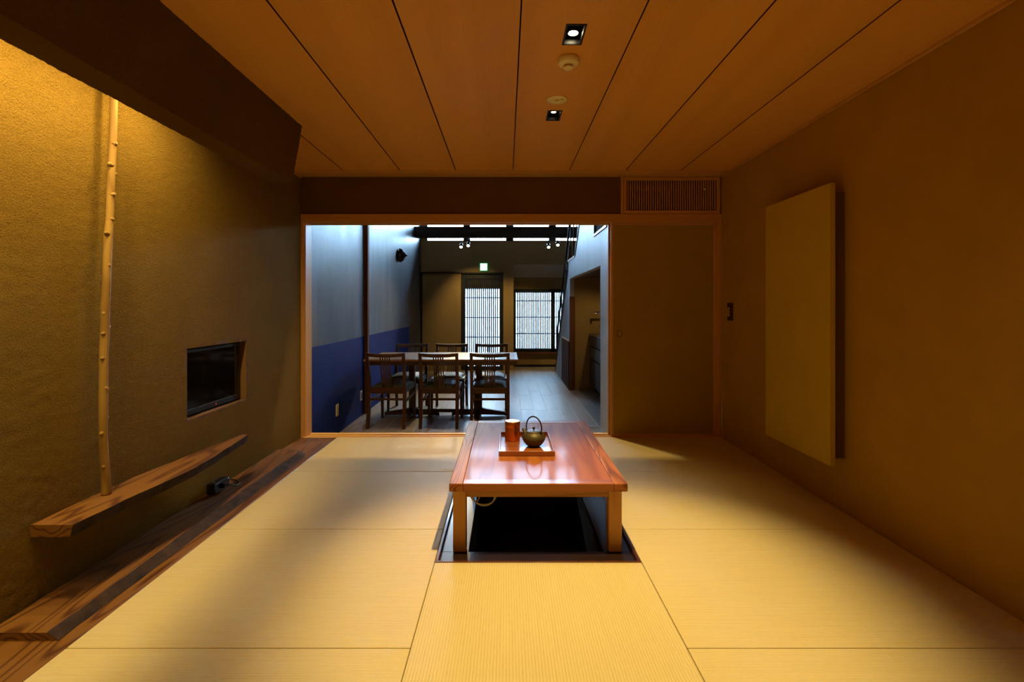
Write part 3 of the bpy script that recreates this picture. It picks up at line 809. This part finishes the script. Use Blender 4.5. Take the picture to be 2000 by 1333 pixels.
# socket box with plug on the slab
so = thing('socket_box', 'small black socket box with plugged cable against the wall beside the floor slab', 'socket', (-1.765, 3.14, .028))
bm = BM(); box(bm, -.033, .022, -.075, .075, 0, .062, .006, 2); obj('body', bm, M['black'], so)
bm = BM(); box(bm, .022, .047, -.02, .02, .018, .050, .005, 2); obj('plug', bm, M['black'], so)
bm = BM(); tube(bm, [(.046, 0, .034), (.07, .01, .03), (.085, .05, .012), (.07, .12, .005), (.02, .17, .005), (-.02, .18, .005)], .004, 8); obj('cable', bm, M['black'], so)
bm = BM(); box(bm, -.02, .01, .075, .11, 0, .045, .004); obj('adapter', bm, M['black'], so)

# ------------------------------------------------------------------ right wall
wp = thing('wall_panel', 'tall olive flat panel standing off the right wall', 'panel', (1.85, 3.2, .268))
bm = BM(); box(bm, 1.80, 1.831, 2.846, 3.553, .268, 1.846, .002); obj('front_board', bm, M['panel_green'], wp, True)
bm = BM(); box(bm, 1.831, XR, 2.872, 3.527, .305, 1.80, .002); obj('backing_box', bm, M['wall_dark'], wp, True)
sw_ = thing('light_switch', 'dark narrow light switch with brass rocker on the right wall', 'switch', (XR, 4.333, 1.11))
bm = BM(); box(bm, -.009, 0, -.05, .05, -.074, .074, .003, 2); obj('plate', bm, M['switch'], sw_)
for z in (-.026, .0, .026):
    bm = BM(); box(bm, -.014, -.009, -.002, .034, z - .011, z + .011, .002); obj('rocker', bm, M['brass'], sw_)

# ------------------------------------------------------------------ sunken pit and low table
pit = thing('sunken_floor_pit', 'black lacquered sunken leg pit cut in the tatami under the low table', 'floor pit', (.145, 3.0, -.40))
rw = .014; lw = .13
def ring(x0, x1, y0, y1, w, z0, z1, nm, m, bev=.002):
    for a in ((x0, x1, y0, y0 + w), (x0, x1, y1 - w, y1), (x0, x0 + w, y0 + w, y1 - w), (x1 - w, x1, y0 + w, y1 - w)):
        bm = BM(); box(bm, *a, z0, z1, bev); obj(nm, bm, m, pit, True)
ring(PX0 + .001, PX1 - .001, PY0 + .001, PY1 - .001, rw, -.05, .001, 'rim', M['rim'])
ring(PX0 + rw, PX1 - rw, PY0 + rw, PY1 - rw, lw, -.05, -.021, 'ledge', M['lacquer'])
ring(PX0 + rw + lw - .02, PX1 - rw - lw + .02, PY0 + rw + lw - .02, PY1 - rw - lw + .02, .02, -.40, -.05, 'pit_wall', M['pit'], 0)
bm = BM(); box(bm, PX0 + .1, PX1 - .1, PY0 + .1, PY1 - .1, -.42, -.40); obj('pit_floor', bm, M['pit'], pit, True)

TX0, TX1, TY0, TY1, TZ, TB = -.267, .571, 2.40, 3.723, .326, .2876
tb = thing('low_table', 'low red-brown lacquered table standing over the floor pit', 'table', (.152, 3.06, -.021))
bw_ = .064
bm = BM(); box(bm, TX0 + bw_, TX1 - bw_, TY0 + bw_, TY1 - .078, TB + .004, TZ - .0015, .0015); obj('top_panel', bm, M['table'], tb, True)
for a, b in ((TX0, TX0 + bw_ - .001), (TX1 - bw_ + .001, TX1)):
    bm = BM(); box(bm, a, b, TY0, TY1, TB, TZ, .004, 2); obj('side_border', bm, M['table_side'], tb, True)
bm = BM(); box(bm, TX0 + bw_, TX1 - bw_, TY0, TY0 + bw_ - .001, TB, TZ, .003, 2); obj('front_border', bm, M['table_x'], tb, True)
bm = BM(); box(bm, TX0 + bw_, TX1 - bw_, TY1 - .077, TY1, TB, TZ, .003, 2); obj('back_border', bm, M['table_x'], tb, True)
LX = ((-.255, -.191), (.490, .555)); LY = ((2.448, 2.512), (3.612, 3.676))
for x0, x1 in LX:
    for y0, y1 in LY:
        bm = BM(); box(bm, x0, x1, y0, y1, -.021, TB, .009, 3); obj('leg', bm, M['table_leg'], tb, True)
for y0 in (2.456, 3.645):
    bm = BM(); box(bm, LX[0][1] - .002, LX[1][0] + .002, y0, y0 + .022, .243, TB, .001); obj('apron', bm, M['apron'], tb, True)
for x0 in (-.245, .523):
    bm = BM(); box(bm, x0, x0 + .022, LY[0][1] - .002, LY[1][0] + .002, .243, TB, .001); obj('apron', bm, M['table_side'], tb, True)

# cable coil hung under the table
cc = thing('cable_coil', 'looped white cable hanging under the low table beside its front leg', 'cable', (-.12, 2.66, .235))
bm = BM(); pts = []
for i in range(85):
    a = 2 * PI * 2.6 * i / 84 + .4
    r = .062 + .006 * math.sin(i * .33)
    pts.append((r * math.cos(a), .012 * math.sin(a * .5) + i * .0003, -.062 + .85 * r * math.sin(a)))
pts.append((.02, .03, .0)); pts.append((.02, .03, .051))
tube(bm, pts, .0034, 7); obj('loop', bm, M['white_cable'], cc)
bm = BM(); box(bm, -.045, .05, -.01, .06, .0, .052, .005); obj('control_box', bm, M['white_pl'], cc)

# tray with canister and kettle
ty0, ty1, tx0, tx1 = 2.842, 3.29, -.041, .2714
tr = thing('serving_tray', 'rectangular lacquered wooden tray on the low table', 'tray', (.115, 3.07, TZ))
bm = BM(); box(bm, tx0 + .006, tx1 - .006, ty0 + .006, ty1 - .006, TZ, TZ + .007); obj('base', bm, M['tray'], tr, True)
for a in ((tx0, tx1, ty0, ty0 + .009), (tx0, tx1, ty1 - .009, ty1), (tx0, tx0 + .009, ty0 + .009, ty1 - .009), (tx1 - .009, tx1, ty0 + .009, ty1 - .009)):
    bm = BM(); box(bm, *a, TZ, TZ + .027, .0015); obj('rim', bm, M['tray'], tr, True)
tz = TZ + .0072
ca = thing('tea_canister', 'cylindrical copper tea canister standing on the tray', 'canister', (.0394, 3.154, tz))
bm = BM(); lathe(bm, [(0, 0), (.0435, 0), (.0455, .002), (.0455, .080), (.0452, .081)], n=48); obj('body', bm, M['copper'], ca)
bm = BM(); lathe(bm, [(.0458, .0805), (.0462, .0812), (.0462, .1165), (.0445, .119), (.040, .1195), (0, .1185)], n=48); obj('lid', bm, M['copper'], ca)

ke = thing('iron_kettle', 'small round olive-black iron kettle with arched handle on the tray', 'kettle', (.163, 3.02, tz), math.radians(-40))
prof = [(0, 0), (.030, 0), (.036, .003), (.046, .012), (.060, .028), (.0675, .044), (.068, .052), (.065, .064), (.058, .075), (.049, .082), (.046, .0835), (.046, .0845)]
bm = BM(); lathe(bm, prof, n=48); obj('body', bm, M['iron'], ke)
bm = BM(); lathe(bm, [(.0462, .0840), (.0470, .0855), (.0462, .0880), (.040, .0905), (.020, .0935), (0, .0940)], n=40); lid = obj('lid', bm, M['iron'], ke)
bm = BM(); lathe(bm, [(0, .093), (.004, .093), (.004, .099), (.0085, .103), (.009, .108), (.006, .112), (0, .1135)], n=20); obj('knob', bm, M['iron_dark'], lid)
bm = BM(); tube(bm, [(-.050, 0, .056), (-.064, 0, .070), (-.075, 0, .085), (-.083, 0, .088)], [.017, .013, .0095, .0085], 14, cap=True); obj('spout', bm, M['iron'], ke)
bm = BM(); pts = []
for i in range(33):
    a = PI * (1.08 - 1.16 * i / 32)
    pts.append((.056 * math.cos(a) + .001, 0, .110 + .064 * math.sin(a)))
pts = [(-.049, 0, .083)] + pts + [(.049, 0, .083)]
tube(bm, pts, .0042, 10, (1, .8)); obj('handle', bm, M['iron_dark'], ke)
for s in (-1, 1):
    bm = BM(); tube(bm, [(s * .050, 0, .074), (s * .0535, 0, .086), (s * .054, 0, .096)], [.009, .0065, .006], 10); obj('handle_lug', bm, M['iron_dark'], ke)

# ------------------------------------------------------------------ ceiling fixtures
def downlight(label, x0, x1, y0, y1, lamp_y, lamp_z, m, r):
    d = thing('downlight', label, 'ceiling light', ((x0 + x1) / 2, (y0 + y1) / 2, ZC), group='recessed ceiling downlights')
    h = .085; t = .004
    bm = BM()
    for a in ((x0, x1, y0, y0 + t), (x0, x1, y1 - t, y1), (x0, x0 + t, y0 + t, y1 - t), (x1 - t, x1, y0 + t, y1 - t)): box(bm, *a, ZC - .003, ZC + h)
    box(bm, x0, x1, y0, y1, ZC + h, ZC + h + t); obj('housing', bm, M['dark_metal'], d, True)
    bm = BM()
    for a in ((x0 - .004, x1 + .004, y0 - .004, y0 + t), (x0 - .004, x1 + .004, y1 - t, y1 + .004), (x0 - .004, x0 + t, y0 + t, y1 - t), (x1 - t, x1 + .004, y0 + t, y1 - t)): box(bm, *a, ZC - .004, ZC - .0005)
    obj('frame', bm, M['dark_metal'], d, True)
    cx = (x0 + x1) / 2
    bm = BM(); lathe(bm, [(r * 1.25, 0), (r * 1.3, .004), (r * 1.1, .03), (0, .032)], (cx, lamp_y, lamp_z), 20); obj('reflector', bm, M['grey_metal'], d, True)
    bm = BM(); lathe(bm, [(0, 0), (r, 0), (r * .9, .008), (0, .01)], (cx, lamp_y, lamp_z + .002), 20); obj('lamp', bm, m, d, True)
    return d
downlight('lit rectangular recessed downlight in front of the smoke detector', *HOLES[0], 2.205, ZC + .020, M['lamp'], .018)
downlight('rectangular recessed downlight with small dim lamp, next to the flat round ceiling disc', *HOLES[1], 3.115, ZC + .024, M['lamp_dim'], .014)
sd = thing('smoke_detector', 'ivory round smoke detector with hanging tab on the wooden ceiling', 'smoke detector', (.289, 2.385, ZC))
bm = BM(); lathe(bm, [(0, 0), (.044, 0), (.048, -.004), (.048, -.026), (.042, -.032), (.024, -.034), (0, -.034)], n=36); obj('housing', bm, M['white_pl'], sd)
bm = BM(); lathe(bm, [(.019, -.033), (.019, -.044), (.0, -.044)], n=24); obj('sensor_cage', bm, M['brass'], sd)
bm = BM(); lathe(bm, [(.0, -.043), (.0235, -.043), (.0235, -.047), (.021, -.050), (0, -.051)], n=28); obj('sensor_cap', bm, M['white_pl'], sd)
bm = BM(); box(bm, .046, .056, -.004, .004, -.020, -.012); box(bm, .052, .056, -.003, .003, -.055, -.012); obj('tab', bm, M['white_pl'], sd)
em = thing('emergency_light', 'flat white round emergency light disc between detector and far downlight', 'ceiling light', (.285, 2.86, ZC))
bm = BM(); lathe(bm, [(0, 0), (.057, 0), (.058, -.003), (.054, -.007), (.018, -.008), (.013, -.006)], n=40); obj('cover', bm, M['white_pl'], em)
bm = BM(); lathe(bm, [(.013, -.006), (.008, -.003), (0, -.003)], n=20); obj('lens', bm, M['brass'], em)
bm = BM(); box(bm, .018, .023, -.02, -.015, -.009, -.007); box(bm, .027, .032, -.02, -.015, -.009, -.007); obj('test_button', bm, M['black'], em)

# ------------------------------------------------------------------ dining furniture
# table
DT0, DT1 = -1.655, .140
dt = thing('dining_table', 'long wooden dining table on two cross-foot pedestals', 'table', (-.757, 6.385, D))
bm = BM()
rings = []
for z, ins in ((.484, .035), (.492, .02), (.525, .0), (.537, .0), (.540, .004)):
    rings.append([(DT0 + ins, 5.927 + ins, z), (DT1 - ins, 5.927 + ins, z), (DT1 - ins, 6.843 - ins, z), (DT0 + ins, 6.843 - ins, z)])
loft(bm, rings); obj('tabletop', bm, M['dtable'], dt, True)
bm = BM(); box(bm, DT0 + .01, DT1 - .01, 5.931, 5.955, .470, .526, .002); obj('edge_rail', bm, M['dtable_dark'], dt, True)
for cx in (-1.172, -.335):
    bm = BM(); box(bm, cx - .036, cx + .036, 6.35, 6.42, D + .05, .470, .006, 2); ped = obj('pedestal', bm, M['dtable_dark'], dt, True)
    for ang in range(4):
        a = ang * PI / 2; dx, dy = math.cos(a), math.sin(a); L = .34
        bm = BM()
        loft(bm, [[(dx * r - dy * w, dy * r + dx * w, z0), (dx * r + dy * w, dy * r - dx * w, z0), (dx * r + dy * w, dy * r - dx * w, z1), (dx * r - dy * w, dy * r + dx * w, z1)]
                  for r, w, z0, z1 in ((.0, .026, .02, .115), (.08, .025, .02, .09), (L - .03, .021, .012, .052), (L, .018, .0, .044))])
        f = obj('foot', bm, M['dtable_dark'], ped); f.location = (cx - dt.location.x, 6.385 - dt.location.y, 0)
    bm = BM(); box(bm, cx - .05, cx + .05, 6.15, 6.62, .448, .484, .003); obj('top_bracket', bm, M['dtable_dark'], dt, True)
bm = BM(); box(bm, -1.14, -.37, 6.37, 6.40, D + .045, D + .085, .003); obj('stretcher', bm, M['dtable_dark'], dt, True)

# chair prototype: local, back towards -Y, floor at 0
CHL = (('dark wooden slat-back chair on the near side of the dining table beside the blue wall',),)
def make_chair(label, loc, rz):
    t_ = thing('dining_chair', label, 'chair', loc, rz, 'dining chairs around the long table')
    for s in (-1, 1):
        bm = BM()
        path_ = [(s * .205, -.305, 0), (s * .203, -.268, .22), (s * .203, -.250, .42), (s * .203, -.270, .60), (s * .205, -.335, .845)]
        wdt = [(.034, .028), (.036, .036), (.036, .042), (.034, .034), (.032, .024)]
        rings = [[(p[0] + i * w / 2, p[1] + j * d / 2, p[2]) for i, j in ((-1, -1), (1, -1), (1, 1), (-1, 1))] for p, (w, d) in zip(path_, wdt)]
        loft(bm, rings); obj('rear_leg', bm, M['chair'], t_)
        bm = BM(); loft(bm, [[(s * .198 + i * w / 2, .235 + dy + j * w / 2, z) for i, j in ((-1, -1), (1, -1), (1, 1), (-1, 1))] for w, dy, z in ((.026, .012, 0), (.034, 0, .25), (.036, 0, .43))])
        obj('front_leg', bm, M['chair'], t_)
        bm = BM(); bar(bm, (s * .200, -.240, .415), (s * .198, .225, .425), .022, .052); obj('seat_rail', bm, M['chair'], t_)
        bm = BM(); bar(bm, (s * .200, -.258, .285), (s * .198, .225, .325), .016, .026); obj('stretcher', bm, M['chair'], t_)
    bm = BM(); box(bm, -.19, .19, -.262, -.238, .385, .452, .002); obj('seat_rail', bm, M['chair_x'], t_)
    bm = BM(); box(bm, -.19, .19, .224, .246, .395, .448, .002); obj('seat_rail', bm, M['chair_x'], t_)
    bm = BM(); box(bm, -.19, .19, -.276, -.258, .312, .336, .002); obj('stretcher', bm, M['chair_x'], t_)
    # curved top rail
    bm = BM(); rings = []
    for i in range(13):
        x = -.222 + .444 * i / 12; u = x / .222; c = 1 - u * u
        zt = .850 - .010 * c; zb = .812 - .012 * c; y = -.335 - .030 * c
        yb = y + .012
        rings.append([(x, y - .011, zt), (x, y + .011, zt), (x, yb + .011, zb), (x, yb - .011, zb)])
    loft(bm, rings); obj('top_rail', bm, M['chair_x'], t_)
    # five back slats
    for i in range(5):
        xo = (i - 2) * .0255
        bm = BM(); rings = []
        for q in range(7):
            f = q / 6; z = .445 + (.815 - .445) * f
            y = -.250 - .012 * math.sin(f * PI) - .098 * f ** 1.8
            rings.append([(xo + a * .0065, y + b * .006, z) for a, b in ((-1, -1), (1, -1), (1, 1), (-1, 1))])
        loft(bm, rings); obj('back_slat', bm, M['chair'], t_)
    # domed cushion
    bm = BM(); n = 12; V = []
    for i in range(n + 1):
        row = []
        for j in range(n + 1):
            u, v = -1 + 2 * i / n, -1 + 2 * j / n
            dome = (1 - abs(u) ** 4) * (1 - abs(v) ** 4)
            row.append(bm.verts.new((u * .192, -.005 + v * .232, .448 + .042 * dome ** .6)))
        V.append(row)
    for i in range(n):
        for j in range(n):
            f = bm.faces.new((V[i][j], V[i + 1][j], V[i + 1][j + 1], V[i][j + 1])); f.smooth = True
    bot = bmesh.ops.extrude_edge_only(bm, edges=[e for e in bm.edges if len(e.link_faces) == 1])
    for v in bot['geom']:
        if isinstance(v, bmesh.types.BMVert): v.co.z = .436
    bmesh.ops.recalc_face_normals(bm, faces=bm.faces)
    obj('seat_cushion', bm, M['cushion'], t_)
    return t_
ch = make_chair('dark wooden slat-back chair, near side of the dining table, end beside the blue wall', (-1.325, 6.005, D), math.radians(-3))
dup(ch, (-.746, 6.005, D), math.radians(-1), 'dark wooden slat-back chair, middle of the three on the near side of the dining table')
dup(ch, (-.182, 6.005, D), 0, 'dark wooden slat-back chair, near side of the dining table, end towards the open floor')
dup(ch, (-1.294, 6.73, D), PI, 'slat-back chair facing us across the dining table, end beside the blue wall')
dup(ch, (-.744, 6.73, D), PI, 'slat-back chair facing us across the dining table, middle of the three')
dup(ch, (-.198, 6.73, D), PI, 'slat-back chair facing us across the dining table, in front of the lattice door')

# ------------------------------------------------------------------ dining wall objects
def outlet(label, Y, z, h, w, m, hole):
    o = thing('wall_outlet', label, 'outlet', (XL + .005, Y, z), group='outlets in the blue wall panel')
    bm = BM(); box(bm, 0, .009, -w / 2, w / 2, -h / 2, h / 2, .003, 2); obj('plate', bm, m, o)
    bm = BM(); box(bm, .009, .012, -w * .22, w * .22, -h * .30, h * .30, .001); obj('socket', bm, hole, o)
outlet('ivory outlet plate low in the blue panel, close to the tatami opening', 5.46, .05, .126, .075, M['white_pl'], M['brass'])
outlet('white outlet plate with dark sockets in the blue panel beside the wooden post', 6.36, .047, .125, .075, M['white_cable'], M['black'])

# carved mask
mk = thing('carved_mask', 'dark carved wooden face mask hanging high on the grey streaked wall', 'mask', (XL, 8.60, 2.01))
bm = BM(); nu, nv = 28, 26; V = []
def gs(x, c, w): return math.exp(-((x - c) / w) ** 2)
for i in range(nu + 1):
    row = []
    for j in range(nv + 1):
        th = PI * i / nu; v = 1 - 2 * j / nv
        rad = math.sqrt(max(0, 1 - v * v)) ** .75
        y = -math.cos(th) * rad * .082; z = v * .118
        p = math.sin(th) * rad * .085
        cy = y / .082
        p += .050 * gs(cy, 0, .22) * gs(v, -.02, .20)
        p -= .020 * (gs(cy, .38, .2) + gs(cy, -.38, .2)) * gs(v, .18, .13)
        p += .018 * gs(v, .36, .10) * gs(cy, 0, .7)
        p += .020 * gs(cy, 0, .4) * (gs(v, -.38, .06) + gs(v, -.58, .07)) - .014 * gs(cy, 0, .35) * gs(v, -.48, .05)
        p += .014 * (gs(cy, .55, .22) + gs(cy, -.55, .22)) * gs(v, -.12, .2)
        row.append(bm.verts.new((.02 + p * (1 if 0 < j < nv else 0), y, z)))
    V.append(row)
for i in range(nu):
    for j in range(nv):
        f = bm.faces.new((V[i][j], V[i + 1][j], V[i + 1][j + 1], V[i][j + 1])); f.smooth = True
bmesh.ops.remove_doubles(bm, verts=bm.verts, dist=.0004)
bmesh.ops.recalc_face_normals(bm, faces=bm.faces)
obj('face', bm, M['mask'], mk)
bm = BM(); box(bm, 0, .03, -.06, .06, -.085, .075, .01, 2); obj('backing', bm, M['mask'], mk)
for s in (-1, 1):
    bm = BM(); lathe(bm, [(0, -.02), (.012, -.016), (.016, 0), (.012, .016), (0, .02)], (.03, s * .082, .01), 12); obj('ear', bm, M['mask'], mk)

# exit sign
ex = thing('exit_sign', 'small square glowing green and white exit sign over the lattice door', 'sign', (xpx(944.8, 10.85), 10.87, 1.985))
bm = BM(); box(bm, -.083, .083, -.045, 0, -.085, .085, .004); obj('case', bm, M['exit_green'], ex)
bm = BM(); box(bm, -.070, .070, -.047, -.044, -.072, .072); obj('lit_face', bm, M['exit_face'], ex)

# ceiling spotlights under the cross beam
for i, (x, y, z) in enumerate(SPOTS):
    lb = ('spotlight under the dark cross beam, outer one of the pair on the mask side', 'spotlight under the dark cross beam, inner one of the pair on the mask side',
          'spotlight under the dark cross beam, inner one of the pair on the stair side', 'spotlight under the dark cross beam, outer one of the pair on the stair side')[i]
    s_ = thing('spotlight', lb, 'spotlight', (x, y, z), group='spotlights hung from the cross beam')
    bm = BM(); tube(bm, [(0, .03, .06), (0, .05, .15), (0, .17, .21)], .007, 8); obj('stem', bm, M['dark_metal'], s_)
    bm = BM(); lathe(bm, [(0, .20), (.028, .20), (.028, .225), (0, .225)], (0, .18, 0), 16); obj('mount', bm, M['dark_metal'], s_)
    bm = BM(); tube(bm, [(0, -.02, -.012), (0, .03, .04), (0, .045, .055), (0, .06, .07)], [.034, .034, .028, .012], 16); obj('head', bm, M['dark_metal'], s_)
    bm = BM(); tube(bm, [(0, -.0225, -.0145), (0, -.019, -.011)], [.026, .026], 16); obj('lamp', bm, M['lamp'], s_)
